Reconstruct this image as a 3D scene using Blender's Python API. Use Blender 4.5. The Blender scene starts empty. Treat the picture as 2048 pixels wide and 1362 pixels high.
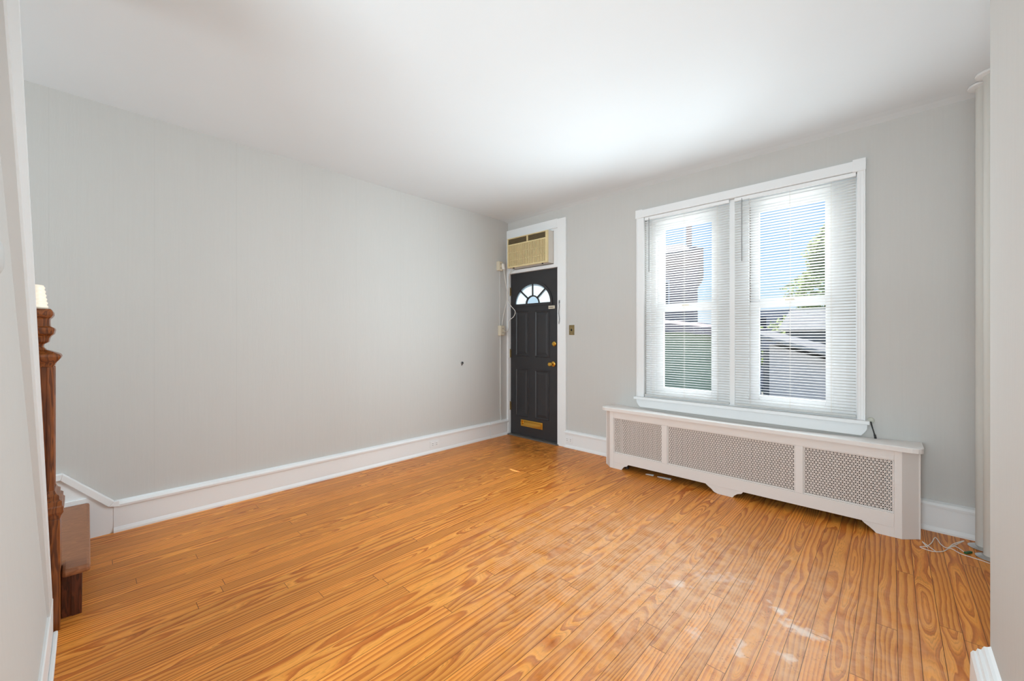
import bpy, bmesh, math, random
from mathutils import Vector
random.seed(7)
scene = bpy.context.scene
COL = scene.collection

# ---------------------------------------------------------------- camera
F_PX, W_PX = 804.3, 2048.0
cam_d = bpy.data.cameras.new('camera')
cam_d.sensor_fit = 'HORIZONTAL'
cam_d.sensor_width = 36.0
cam_d.lens = F_PX / W_PX * 36.0
cam_d.shift_y = -5.5 / W_PX
cam_d.clip_start = 0.02
cam = bpy.data.objects.new('camera', cam_d)
cam.location = (3.603, -3.7345, 1.235)
cam.rotation_euler = (math.radians(90), 0, math.radians(43.39))
COL.objects.link(cam)
scene.camera = cam

# ---------------------------------------------------------------- view, world, lights
scene.view_settings.view_transform = 'Standard'
scene.view_settings.look = 'None'
scene.view_settings.gamma = 1.0
scene.view_settings.use_curve_mapping = False
scene.view_settings.exposure = 0.07
scene.cycles.use_denoising = True
scene.cycles.max_bounces = 12
scene.cycles.diffuse_bounces = 6
scene.cycles.transparent_max_bounces = 24
scene.cycles.sample_clamp_indirect = 6.0

def make_world():
    w = bpy.data.worlds.new('sky')
    scene.world = w
    w.use_nodes = True
    nt = w.node_tree
    nt.nodes.clear()
    N = nt.nodes.new
    tc = N('ShaderNodeTexCoord')
    sep = N('ShaderNodeSeparateXYZ')
    nt.links.new(tc.outputs['Generated'], sep.inputs[0])
    ramp = N('ShaderNodeValToRGB')
    e = ramp.color_ramp.elements
    e[0].position = 0.0;  e[0].color = (0.80, 0.88, 0.95, 1)
    e[1].position = 0.75; e[1].color = (0.06, 0.22, 0.66, 1)
    for p, c in ((0.10, (0.52, 0.77, 0.96, 1)), (0.22, (0.26, 0.56, 0.94, 1)), (0.38, (0.13, 0.38, 0.86, 1))):
        k = ramp.color_ramp.elements.new(p); k.color = c
    nt.links.new(sep.outputs['Z'], ramp.inputs[0])
    noi = N('ShaderNodeTexNoise'); noi.inputs['Scale'].default_value = 3.2; noi.inputs['Detail'].default_value = 6
    mp = N('ShaderNodeMapping'); mp.inputs['Scale'].default_value = (1, 1, 2.6)
    nt.links.new(tc.outputs['Generated'], mp.inputs[0]); nt.links.new(mp.outputs[0], noi.inputs['Vector'])
    cr = N('ShaderNodeValToRGB')
    cr.color_ramp.elements[0].position = 0.55; cr.color_ramp.elements[0].color = (0, 0, 0, 1)
    cr.color_ramp.elements[1].position = 0.8; cr.color_ramp.elements[1].color = (0.7, 0.7, 0.7, 1)
    nt.links.new(noi.outputs['Fac'], cr.inputs[0])
    mix = N('ShaderNodeMixRGB'); mix.inputs[2].default_value = (0.9, 0.94, 1, 1)
    nt.links.new(cr.outputs[0], mix.inputs[0]); nt.links.new(ramp.outputs[0], mix.inputs[1])
    bg = N('ShaderNodeBackground'); bg.inputs['Strength'].default_value = 0.95
    nt.links.new(mix.outputs[0], bg.inputs['Color'])
    out = N('ShaderNodeOutputWorld')
    nt.links.new(bg.outputs[0], out.inputs[0])
make_world()

def aim(o, target):
    d = Vector(target) - o.location
    o.rotation_euler = d.to_track_quat('-Z', 'Y').to_euler()

def area(name, loc, target, sx, sy, power, color=(1, 1, 1), spread=180):
    l = bpy.data.lights.new(name, 'AREA')
    l.shape = 'RECTANGLE'; l.size = sx; l.size_y = sy
    l.energy = power; l.color = color; l.spread = math.radians(spread)
    o = bpy.data.objects.new(name, l)
    o.location = loc
    aim(o, target)
    COL.objects.link(o)
    return o

sun = bpy.data.lights.new('sun', 'SUN')
sun.energy = 9.0; sun.angle = math.radians(0.5); sun.color = (1.0, 0.95, 0.87)
so = bpy.data.objects.new('sun', sun)
so.location = (-5, 9, 14)
so.rotation_euler = Vector((0.64, -1.02, -1.69)).to_track_quat('-Z', 'Y').to_euler()
COL.objects.link(so)
# daylight through the two windows, then fill lamps added to brighten the room
DAY = (0.755, 0.918, 1.0)
K = 1.13
area('window_daylight_west', (2.22, -0.05, 1.46), (2.22, -1.0, 1.46), 0.70, 1.5, 6.0 * K, DAY, 165)
area('window_daylight_east', (3.02, -0.05, 1.46), (3.02, -1.0, 1.46), 0.70, 1.5, 6.0 * K, DAY, 165)
area('window_beam_west', (2.22, -0.34, 1.46), (1.22, -1.74, 1.50), 0.70, 1.5, 11.5 * K, DAY, 120)  # added pair of lamps, turned to brighten the left wall
area('window_beam_east', (3.02, -0.34, 1.46), (2.02, -1.74, 1.50), 0.70, 1.5, 11.5 * K, DAY, 120)
area('window_daylight_upward', (2.85, -0.40, 1.10), (2.85, -1.1, 1.75), 1.5, 0.5, 1.0 * K, DAY)  # extra lamp facing up, added for the bright ceiling patch
area('daylight_off_sill_and_floor', (2.5, -0.7, 0.75), (2.5, -1.9, 2.0), 2.0, 0.8, 5.5 * K, DAY)  # added lamp hovering above the floor to lift the ceiling
area('porch_daylight_west', (2.22, 0.45, 1.70), (2.22, 0.0, 1.60), 0.8, 1.7, 19 * K, (0.93, 0.98, 1.0))  # added pair of lamps outside the glass, whitening the blind slats
area('porch_daylight_east', (3.02, 0.45, 1.70), (3.02, 0.0, 1.60), 0.8, 1.7, 19 * K, (0.93, 0.98, 1.0))
area('adjoining_room_daylight', (3.38, -5.05, 1.40), (0.7, -0.4, 2.15), 0.85, 1.5, 80 * K, DAY)  # added fill lamp behind the camera; no window stands there
area('stairwell_daylight', (0.56, -6.2, 1.9), (0.9, -2.0, 1.7), 0.9, 1.4, 35 * K, DAY)  # added fill lamp for the far end of the left wall

# ---------------------------------------------------------------- helpers
def lin(r, g, b):
    f = lambda c: (c / 255 / 12.92) if c / 255 <= 0.04045 else ((c / 255 + 0.055) / 1.055) ** 2.4
    return (f(r), f(g), f(b), 1.0)

class MB:
    """collects vertices and faces of one mesh"""
    def __init__(s):
        s.v, s.f = [], []
    def add(s, verts, faces):
        o = len(s.v)
        s.v += [tuple(p) for p in verts]
        s.f += [tuple(i + o for i in f) for f in faces]
        return s
    def hexa(s, p):
        return s.add(p, [(0, 3, 2, 1), (4, 5, 6, 7), (0, 1, 5, 4), (1, 2, 6, 5), (2, 3, 7, 6), (3, 0, 4, 7)])
    def box(s, x0, x1, y0, y1, z0, z1):
        return s.hexa([(x0, y0, z0), (x1, y0, z0), (x1, y1, z0), (x0, y1, z0), (x0, y0, z1), (x1, y0, z1), (x1, y1, z1), (x0, y1, z1)])
    def prism(s, poly, axis, a0, a1):
        n = len(poly)
        def P(u, v, a):
            return (a, u, v) if axis == 'x' else ((u, a, v) if axis == 'y' else (u, v, a))
        vs = [P(u, v, a0) for u, v in poly] + [P(u, v, a1) for u, v in poly]
        fs = [tuple(range(n)), tuple(range(2 * n - 1, n - 1, -1))]
        fs += [(i, (i + 1) % n, n + (i + 1) % n, n + i) for i in range(n)]
        return s.add(vs, fs)
    def lathe(s, prof, c, axis='z', n=24, caps=True):
        vs, fs = [], []
        for r, h in prof:
            for k in range(n):
                a = 2 * math.pi * k / n
                u, v = r * math.cos(a), r * math.sin(a)
                if axis == 'z': vs.append((c[0] + u, c[1] + v, c[2] + h))
                elif axis == 'y': vs.append((c[0] + u, c[1] + h, c[2] + v))
                else: vs.append((c[0] + h, c[1] + u, c[2] + v))
        m = len(prof)
        for j in range(m - 1):
            for k in range(n):
                fs.append((j * n + k, j * n + (k + 1) % n, (j + 1) * n + (k + 1) % n, (j + 1) * n + k))
        if caps:
            fs.append(tuple(range(n - 1, -1, -1)))
            fs.append(tuple((m - 1) * n + k for k in range(n)))
        return s.add(vs, fs)
    def stack(s, prof, cx, cy):
        """square cross sections (half width, z) stacked upwards"""
        vs, fs = [], []
        for h, z in prof:
            vs += [(cx - h, cy - h, z), (cx + h, cy - h, z), (cx + h, cy + h, z), (cx - h, cy + h, z)]
        m = len(prof)
        for j in range(m - 1):
            for k in range(4):
                fs.append((j * 4 + k, j * 4 + (k + 1) % 4, (j + 1) * 4 + (k + 1) % 4, (j + 1) * 4 + k))
        fs += [(3, 2, 1, 0), tuple((m - 1) * 4 + k for k in range(4))]
        return s.add(vs, fs)
    def tube(s, pts, r, n=8, smooth=6):
        pts = [Vector(p) for p in pts]
        if smooth > 1 and len(pts) > 2:
            q = []
            for i in range(len(pts) - 1):
                p0 = pts[max(i - 1, 0)]; p1 = pts[i]; p2 = pts[i + 1]; p3 = pts[min(i + 2, len(pts) - 1)]
                for k in range(smooth):
                    t = k / smooth
                    q.append(0.5 * ((2 * p1) + (-p0 + p2) * t + (2 * p0 - 5 * p1 + 4 * p2 - p3) * t * t + (-p0 + 3 * p1 - 3 * p2 + p3) * t ** 3))
            q.append(pts[-1]); pts = q
        vs, fs = [], []
        up = Vector((0.13, 0.21, 0.97)).normalized()
        for i, p in enumerate(pts):
            d = (pts[min(i + 1, len(pts) - 1)] - pts[max(i - 1, 0)]).normalized()
            a = d.cross(up)
            if a.length < 1e-3: a = d.cross(Vector((1, 0, 0)))
            a.normalize(); b = d.cross(a).normalized()
            for k in range(n):
                t = 2 * math.pi * k / n
                vs.append(p + r * (math.cos(t) * a + math.sin(t) * b))
        m = len(pts)
        for j in range(m - 1):
            for k in range(n):
                fs.append((j * n + k, j * n + (k + 1) % n, (j + 1) * n + (k + 1) % n, (j + 1) * n + k))
        fs += [tuple(range(n - 1, -1, -1)), tuple((m - 1) * n + k for k in range(n))]
        return s.add(vs, fs)

def world_loc(o):
    p = Vector((0, 0, 0))
    while o:
        p += o.location; o = o.parent
    return p

def obj(name, mb, m, parent=None, bevel=0.0, smooth=False, recalc=True, origin=None):
    me = bpy.data.meshes.new(name)
    o = bpy.data.objects.new(name, me)
    if parent is not None:
        o.parent = parent
        off = world_loc(parent)
    else:
        if origin is None:
            xs, ys, zs = zip(*mb.v)
            origin = ((min(xs) + max(xs)) / 2, (min(ys) + max(ys)) / 2, min(zs))
        o.location = origin
        off = Vector(origin)
    me.from_pydata([(x - off.x, y - off.y, z - off.z) for x, y, z in mb.v], [], mb.f)
    if recalc:
        bm = bmesh.new(); bm.from_mesh(me)
        bmesh.ops.recalc_face_normals(bm, faces=bm.faces)
        bm.to_mesh(me); bm.free()
    me.materials.append(m)
    if smooth:
        for p in me.polygons: p.use_smooth = True
        me.set_sharp_from_angle(angle=math.radians(42))
    if bevel:
        b = o.modifiers.new('soft_edges', 'BEVEL'); b.width = bevel; b.segments = 2
        b.limit_method = 'ANGLE'; b.angle_limit = math.radians(40)
    COL.objects.link(o)
    return o

def tag(o, label=None, cat=None, group=None, kind=None):
    if label: o['label'] = label
    if cat: o['category'] = cat
    if group: o['group'] = group
    if kind: o['kind'] = kind
    return o

def thing(name, loc, label, cat, group=None, kind=None):
    o = bpy.data.objects.new(name, None)
    o.empty_display_size = 0.1
    o.location = loc
    COL.objects.link(o)
    return tag(o, label, cat, group, kind)

# ---------------------------------------------------------------- materials
def mat(name, col, rough=0.5, metal=0.0, spec=0.5, bump=None, vary=0.0, vscale=3.0):
    m = bpy.data.materials.new(name)
    m.use_nodes = True
    nt = m.node_tree
    b = nt.nodes['Principled BSDF']
    b.inputs['Base Color'].default_value = col
    b.inputs['Roughness'].default_value = rough
    b.inputs['Metallic'].default_value = metal
    b.inputs['Specular IOR Level'].default_value = spec
    tc = nt.nodes.new('ShaderNodeTexCoord')
    if vary:
        n = nt.nodes.new('ShaderNodeTexNoise'); n.inputs['Scale'].default_value = vscale; n.inputs['Detail'].default_value = 5
        nt.links.new(tc.outputs['Object'], n.inputs['Vector'])
        r = nt.nodes.new('ShaderNodeMapRange')
        r.inputs['From Min'].default_value = 0.3; r.inputs['From Max'].default_value = 0.7
        r.inputs['To Min'].default_value = 1 - vary; r.inputs['To Max'].default_value = 1 + vary
        nt.links.new(n.outputs['Fac'], r.inputs['Value'])
        mx = nt.nodes.new('ShaderNodeVectorMath'); mx.operation = 'SCALE'
        mx.inputs[0].default_value = col[:3]
        nt.links.new(r.outputs[0], mx.inputs['Scale'])
        nt.links.new(mx.outputs[0], b.inputs['Base Color'])
    if bump:
        sc, strength, stretch = bump
        n2 = nt.nodes.new('ShaderNodeTexNoise'); n2.inputs['Scale'].default_value = sc; n2.inputs['Detail'].default_value = 3
        mp = nt.nodes.new('ShaderNodeMapping'); mp.inputs['Scale'].default_value = stretch
        nt.links.new(tc.outputs['Object'], mp.inputs[0]); nt.links.new(mp.outputs[0], n2.inputs['Vector'])
        bp = nt.nodes.new('ShaderNodeBump'); bp.inputs['Strength'].default_value = strength; bp.inputs['Distance'].default_value = 0.002
        nt.links.new(n2.outputs['Fac'], bp.inputs['Height']); nt.links.new(bp.outputs[0], b.inputs['Normal'])
    return m

M = {}
def wall_mat(name, seams=False):
    m = mat(name, lin(201, 198, 194), 0.85, spec=0.2)
    nt = m.node_tree; b = nt.nodes['Principled BSDF']; L = nt.links.new
    tc = nt.nodes.new('ShaderNodeTexCoord')
    def nz(scale, stretch, det):
        n = nt.nodes.new('ShaderNodeTexNoise'); n.inputs['Scale'].default_value = scale; n.inputs['Detail'].default_value = det
        mp = nt.nodes.new('ShaderNodeMapping'); mp.inputs['Scale'].default_value = stretch
        L(tc.outputs['Object'], mp.inputs[0]); L(mp.outputs[0], n.inputs['Vector']); return n.outputs['Fac']
    def mth(op, a, c):
        k = nt.nodes.new('ShaderNodeMath'); k.operation = op
        for i, v in enumerate((a, c)):
            if isinstance(v, (int, float)): k.inputs[i].default_value = v
            else: L(v, k.inputs[i])
        return k.outputs[0]
    v = mth('ADD', 0.95, mth('MULTIPLY', nz(1.0, (90, 90, 2.2), 3), 0.05))
    v = mth('ADD', v, mth('MULTIPLY', nz(1.2, (1, 1, 1), 4), 0.05))
    if seams:
        sp = nt.nodes.new('ShaderNodeSeparateXYZ'); L(tc.outputs['Object'], sp.inputs[0])
        f = mth('FRACT', mth('DIVIDE', mth('ADD', sp.outputs['Y'], 3.423 + 46.6), 0.466), 0.0)
        v = mth('SUBTRACT', v, mth('MULTIPLY', mth('LESS_THAN', f, 0.007), 0.05))
    sv = nt.nodes.new('ShaderNodeVectorMath'); sv.operation = 'SCALE'; sv.inputs[0].default_value = lin(201, 198, 194)[:3]
    L(v, sv.inputs['Scale']); L(sv.outputs[0], b.inputs['Base Color'])
    bp = nt.nodes.new('ShaderNodeBump'); bp.inputs['Strength'].default_value = 0.35; bp.inputs['Distance'].default_value = 0.002
    L(nz(160, (1, 1, 0.1), 2), bp.inputs['Height']); L(bp.outputs[0], b.inputs['Normal'])
    return m
M['wall'] = wall_mat('grey_wall_paint')
M['wall_seamed'] = wall_mat('grey_wallpaper_paint', True)
M['ceiling'] = mat('ceiling_paint', lin(223, 226, 228), 0.9, spec=0.15, bump=(30, 0.05, (1, 1, 1)), vary=0.012, vscale=1.1)
M['trim'] = mat('white_trim_paint', lin(236, 236, 236), 0.42, spec=0.4, bump=(14, 0.06, (1, 1, 1)))
M['sash'] = mat('white_vinyl', lin(240, 240, 240), 0.35)
M['cream'] = mat('cream_plastic', lin(214, 202, 180), 0.5)
M['yellowed'] = mat('yellowed_plastic', lin(224, 203, 154), 0.5, vary=0.05, vscale=12)
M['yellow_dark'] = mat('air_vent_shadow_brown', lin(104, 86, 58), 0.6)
M['vent_fin'] = mat('vent_fin_brown', lin(128, 110, 80), 0.6)
M['casing_metal'] = mat('beige_enamel', lin(216, 208, 198), 0.45)
M['door'] = mat('black_door_paint', lin(46, 44, 46), 0.45, bump=(60, 0.05, (1, 1, 0.1)), vary=0.08, vscale=5)
M['brass'] = mat('polished_brass', lin(222, 176, 82), 0.22, metal=1.0)
M['old_brass'] = mat('tarnished_brass', lin(150, 130, 92), 0.4, metal=0.8, bump=(220, 0.6, (1, 1, 1)), vary=0.3, vscale=150)
M['dark'] = mat('dark_slot', lin(30, 28, 26), 0.6)
M['cover'] = mat('radiator_cover_enamel', lin(230, 224, 220), 0.45, spec=0.35)
M['grille'] = mat('perforated_sheet_enamel', lin(220, 210, 203), 0.5)
M['pipe'] = mat('grey_pipe_paint', lin(212, 210, 204), 0.55)
M['chrome'] = mat('chrome', lin(200, 200, 200), 0.25, metal=1.0)
M['cord_white'] = mat('white_cord_plastic', lin(232, 226, 218), 0.5)
M['green'] = mat('green_plastic', lin(30, 92, 52), 0.45)
M['black_rubber'] = mat('black_rubber', lin(28, 28, 28), 0.5)
M['wand'] = mat('grey_wand', lin(150, 150, 150), 0.35)
M['steel'] = mat('dull_steel', lin(140, 140, 138), 0.4, metal=0.7)
M['paper'] = mat('paper_scrap', lin(226, 222, 220), 0.8)
M['gap'] = mat('gap_dark', lin(86, 80, 74), 0.9)

def wood(name, light, darkc, rough, scale=(6, 6, 1.0), rings=16):
    m = bpy.data.materials.new(name); m.use_nodes = True
    nt = m.node_tree; b = nt.nodes['Principled BSDF']
    tc = nt.nodes.new('ShaderNodeTexCoord'); mp = nt.nodes.new('ShaderNodeMapping')
    mp.inputs['Scale'].default_value = scale
    nt.links.new(tc.outputs['Object'], mp.inputs[0])
    n = nt.nodes.new('ShaderNodeTexNoise'); n.inputs['Scale'].default_value = 1.4; n.inputs['Detail'].default_value = 4
    nt.links.new(mp.outputs[0], n.inputs['Vector'])
    mu = nt.nodes.new('ShaderNodeMath'); mu.operation = 'MULTIPLY'; mu.inputs[1].default_value = rings
    fr = nt.nodes.new('ShaderNodeMath'); fr.operation = 'FRACT'
    nt.links.new(n.outputs['Fac'], mu.inputs[0]); nt.links.new(mu.outputs[0], fr.inputs[0])
    r = nt.nodes.new('ShaderNodeValToRGB')
    r.color_ramp.elements[0].color = light; r.color_ramp.elements[1].color = light
    k = r.color_ramp.elements.new(0.8); k.color = darkc
    nt.links.new(fr.outputs[0], r.inputs[0]); nt.links.new(r.outputs[0], b.inputs['Base Color'])
    b.inputs['Roughness'].default_value = rough
    return m
M['newel'] = wood('dark_varnished_oak', lin(150, 84, 38), lin(92, 46, 20), 0.28, (9, 9, 0.8))
M['tread'] = wood('worn_oak_tread', lin(160, 104, 68), lin(132, 82, 50), 0.42, (5, 0.9, 5), 40)
M['riser'] = wood('dark_red_riser', lin(96, 46, 26), lin(58, 26, 14), 0.4, (9, 9, 1.4))

def floor_mat():
    m = bpy.data.materials.new('heart_pine_strip_floor'); m.use_nodes = True
    nt = m.node_tree; b = nt.nodes['Principled BSDF']; L = nt.links.new
    def n(t): return nt.nodes.new(t)
    def mth(op, a, c=None, clamp=False):
        k = n('ShaderNodeMath'); k.operation = op; k.use_clamp = clamp
        for i, v in enumerate((a, c)):
            if v is None: continue
            if isinstance(v, (int, float)): k.inputs[i].default_value = v
            else: L(v, k.inputs[i])
        return k.outputs[0]
    tc = n('ShaderNodeTexCoord'); sep = n('ShaderNodeSeparateXYZ'); L(tc.outputs['Object'], sep.inputs[0])
    X, Y = sep.outputs['X'], sep.outputs['Y']
    w = 0.066
    xs = mth('DIVIDE', mth('ADD', X, -3.685 + w * 200), w)
    ix = mth('FLOOR', xs); fx = mth('FRACT', xs)
    wn = n('ShaderNodeTexWhiteNoise'); wn.noise_dimensions = '1D'; L(ix, wn.inputs['W'])
    PL = 2.3
    ys = mth('DIVIDE', mth('ADD', mth('ADD', Y, 40.0), mth('MULTIPLY', wn.outputs['Value'], 9.0)), PL)
    iy = mth('FLOOR', ys); fy = mth('FRACT', ys)
    pid = mth('ADD', mth('MULTIPLY', ix, 7.31), mth('MULTIPLY', iy, 3.77))
    wp = n('ShaderNodeTexWhiteNoise'); wp.noise_dimensions = '1D'; L(pid, wp.inputs['W'])
    sc = n('ShaderNodeSeparateColor'); L(wp.outputs['Color'], sc.inputs[0])
    R, G, B = sc.outputs[0], sc.outputs[1], sc.outputs[2]
    u = mth('MULTIPLY', mth('SUBTRACT', fx, 0.5), w)
    # distance to the pith of the log the strip was sawn from
    c3 = mth('SUBTRACT', R, 0.5); c3 = mth('MULTIPLY', mth('MULTIPLY', c3, mth('ABSOLUTE', c3)), 0.50)
    t = mth('SUBTRACT', u, c3)
    cmb = n('ShaderNodeCombineXYZ')
    L(mth('MULTIPLY', pid, 1.7), cmb.inputs[0]); L(mth('MULTIPLY', Y, 1.5), cmb.inputs[1]); L(mth('MULTIPLY', u, 6.0), cmb.inputs[2])
    nz = n('ShaderNodeTexNoise'); nz.inputs['Scale'].default_value = 1.0; nz.inputs['Detail'].default_value = 1.5
    L(cmb.outputs[0], nz.inputs['Vector'])
    D = mth('MULTIPLY', mth('SUBTRACT', nz.outputs['Fac'], mth('ADD', 0.28, mth('MULTIPLY', G, 0.12))), 0.16)
    cmb2 = n('ShaderNodeCombineXYZ')
    L(mth('MULTIPLY', u, 70.0), cmb2.inputs[0]); L(mth('MULTIPLY', Y, 9.0), cmb2.inputs[1]); L(pid, cmb2.inputs[2])
    n2 = n('ShaderNodeTexNoise'); n2.inputs['Scale'].default_value = 1.0; n2.inputs['Detail'].default_value = 4
    L(cmb2.outputs[0], n2.inputs['Vector'])
    q = mth('SQRT', mth('ADD', mth('MULTIPLY', t, t), mth('MULTIPLY', D, D)))
    q = mth('ADD', q, mth('MULTIPLY', n2.outputs['Fac'], 0.007))
    cmb4 = n('ShaderNodeCombineXYZ')
    L(mth('MULTIPLY', u, 22.0), cmb4.inputs[0]); L(mth('MULTIPLY', Y, 4.0), cmb4.inputs[1]); L(mth('MULTIPLY', pid, 2.3), cmb4.inputs[2])
    n8 = n('ShaderNodeTexNoise'); n8.inputs['Scale'].default_value = 1.0; n8.inputs['Detail'].default_value = 3
    L(cmb4.outputs[0], n8.inputs['Vector'])
    q = mth('ADD', q, mth('MULTIPLY', n8.outputs['Fac'], 0.014))
    ring = mth('FRACT', mth('DIVIDE', q, mth('ADD', 0.011, mth('MULTIPLY', B, 0.016))))
    rp = n('ShaderNodeValToRGB'); els = rp.color_ramp.elements
    els[0].position = 0; els[0].color = lin(226, 150, 68)
    els[1].position = 1; els[1].color = lin(222, 144, 64)
    for p, c in ((0.45, lin(218, 140, 58)), (0.62, lin(194, 112, 44)), (0.90, lin(172, 90, 32))):
        k = els.new(p); k.color = c
    L(ring, rp.inputs[0])
    fine = mth('FRACT', mth('DIVIDE', q, mth('ADD', 0.0026, mth('MULTIPLY', G, 0.0022))))
    fine = mth('MULTIPLY', mth('SUBTRACT', fine, 0.35, True), 1.5, True)
    fmask = mth('MULTIPLY', mth('SUBTRACT', n8.outputs['Fac'], 0.30, True), 1.7, True)
    fine = mth('SUBTRACT', 1.0, mth('MULTIPLY', mth('MULTIPLY', fine, fmask), 0.48))
    # fine fibres
    cmb3 = n('ShaderNodeCombineXYZ')
    L(mth('MULTIPLY', X, 420.0), cmb3.inputs[0]); L(mth('MULTIPLY', Y, 9.0), cmb3.inputs[1])
    n3 = n('ShaderNodeTexNoise'); n3.inputs['Scale'].default_value = 1.0; n3.inputs['Detail'].default_value = 3
    L(cmb3.outputs[0], n3.inputs['Vector'])
    fib = mth('ADD', 0.86, mth('MULTIPLY', n3.outputs['Fac'], 0.28))
    val = mth('MULTIPLY', mth('MULTIPLY', fib, fine), mth('ADD', 0.98, mth('MULTIPLY', R, 0.26)))
    # low frequency patina
    n4 = n('ShaderNodeTexNoise'); n4.inputs['Scale'].default_value = 1.1; n4.inputs['Detail'].default_value = 5
    L(tc.outputs['Object'], n4.inputs['Vector'])
    val = mth('MULTIPLY', val, mth('ADD', 0.84, mth('MULTIPLY', n4.outputs['Fac'], 0.32)))
    soft = n('ShaderNodeMixRGB'); soft.inputs[1].default_value = lin(206, 127, 52)
    L(mth('ADD', 0.25, mth('MULTIPLY', nz.outputs['Fac'], 1.1), True), soft.inputs[0]); L(rp.outputs[0], soft.inputs[2])
    sv = n('ShaderNodeVectorMath'); sv.operation = 'SCALE'; L(soft.outputs[0], sv.inputs[0]); L(val, sv.inputs['Scale'])
    col = sv.outputs[0]
    def ell(cx, cy, rx, ry, rot=0.0):
        dx = mth('SUBTRACT', X, cx); dy = mth('SUBTRACT', Y, cy)
        c, s_ = math.cos(rot), math.sin(rot)
        a = mth('DIVIDE', mth('ADD', mth('MULTIPLY', dx, c), mth('MULTIPLY', dy, s_)), rx)
        e = mth('DIVIDE', mth('SUBTRACT', mth('MULTIPLY', dy, c), mth('MULTIPLY', dx, s_)), ry)
        return mth('SUBTRACT', 1.0, mth('SQRT', mth('ADD', mth('MULTIPLY', a, a), mth('MULTIPLY', e, e))), True)
    def blend(col, fac, c):
        k = n('ShaderNodeMixRGB'); L(fac, k.inputs[0]); L(col, k.inputs[1]); k.inputs[2].default_value = c
        return k.outputs[0]
    n5 = n('ShaderNodeTexNoise'); n5.inputs['Scale'].default_value = 11; n5.inputs['Detail'].default_value = 8; n5.inputs['Roughness'].default_value = 0.65
    L(tc.outputs['Object'], n5.inputs['Vector'])
    # worn, bleached finish in front of the radiator cover
    wear = mth('MULTIPLY', ell(2.80, -1.72, 1.35, 1.15), mth('MULTIPLY', mth('SUBTRACT', n5.outputs['Fac'], 0.30, True), 4.0), True)
    wear = mth('MULTIPLY', wear, 0.62, True)
    col = blend(col, wear, lin(238, 196, 160))
    n9 = n('ShaderNodeTexNoise'); n9.inputs['Scale'].default_value = 34; n9.inputs['Detail'].default_value = 2; n9.inputs['Distortion'].default_value = 1.2
    L(tc.outputs['Object'], n9.inputs['Vector'])
    n10 = n('ShaderNodeTexNoise'); n10.inputs['Scale'].default_value = 19; n10.inputs['Detail'].default_value = 2
    L(tc.outputs['Object'], n10.inputs['Vector'])
    scr = mth('MULTIPLY', mth('LESS_THAN', mth('ABSOLUTE', mth('SUBTRACT', n9.outputs['Fac'], 0.5)), 0.010), mth('GREATER_THAN', n10.outputs['Fac'], 0.56))
    col = blend(col, mth('MULTIPLY', scr, mth('MULTIPLY', ell(3.02, -1.85, 0.75, 0.65), 0.9, True)), lin(120, 70, 40))
    n6 = n('ShaderNodeTexNoise'); n6.inputs['Scale'].default_value = 26; n6.inputs['Detail'].default_value = 6
    L(tc.outputs['Object'], n6.inputs['Vector'])
    for cx, cy, rx, ry, rot, k in ((3.23, -1.58, 0.10, 0.04, -0.75, 0.95), (3.32, -1.66, 0.14, 0.07, 0.0, 0.75), (2.82, -1.70, 0.10, 0.05, 0.3, 0.6),
                                   (3.16, -1.95, 0.03, 0.09, 0.2, 0.6), (3.30, -1.88, 0.05, 0.05, 0.0, 0.7), (3.0, -1.98, 0.06, 0.05, 0.0, 0.55), (2.95, -1.50, 0.22, 0.10, 0.5, 0.35)):
        f = mth('MULTIPLY', mth('SUBTRACT', mth('ADD', ell(cx, cy, rx, ry, rot), mth('MULTIPLY', n6.outputs['Fac'], 2.2)), 1.42, True), 1.7, True)
        f = mth('MULTIPLY', f, mth('GREATER_THAN', ell(cx, cy, rx * 1.2, ry * 1.2, rot), 0.001))
        col = blend(col, mth('MULTIPLY', f, k * 0.95), lin(246, 226, 210))
    # foot-worn grime inside the door
    grime = mth('MULTIPLY', ell(0.62, -0.30, 0.75, 0.42), mth('MULTIPLY', mth('SUBTRACT', n5.outputs['Fac'], 0.34, True), 3.2), True)
    col = blend(col, mth('MULTIPLY', grime, 0.8), lin(88, 52, 26))
    # joints between strips and at their ends
    sx = mth('GREATER_THAN', mth('ABSOLUTE', mth('SUBTRACT', fx, 0.5)), 0.5 - 0.0011 / w)
    sy = mth('GREATER_THAN', mth('ABSOLUTE', mth('SUBTRACT', fy, 0.5)), 0.5 - 0.0012 / PL)
    seam = mth('MAXIMUM', sx, sy)
    col = blend(col, mth('MULTIPLY', seam, 0.82), lin(70, 38, 18))
    L(col, b.inputs['Base Color'])
    ro = mth('ADD', 0.30, mth('ADD', mth('MULTIPLY', n5.outputs['Fac'], 0.16), mth('MULTIPLY', wear, 0.15)))
    L(ro, b.inputs['Roughness'])
    b.inputs['Specular IOR Level'].default_value = 0.27
    bp = n('ShaderNodeBump'); bp.inputs['Strength'].default_value = 0.25; bp.inputs['Distance'].default_value = 0.002
    L(mth('SUBTRACT', mth('MULTIPLY', n3.outputs['Fac'], 0.2), seam), bp.inputs['Height'])
    L(bp.outputs[0], b.inputs['Normal'])
    return m
M['floor'] = floor_mat()

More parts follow.
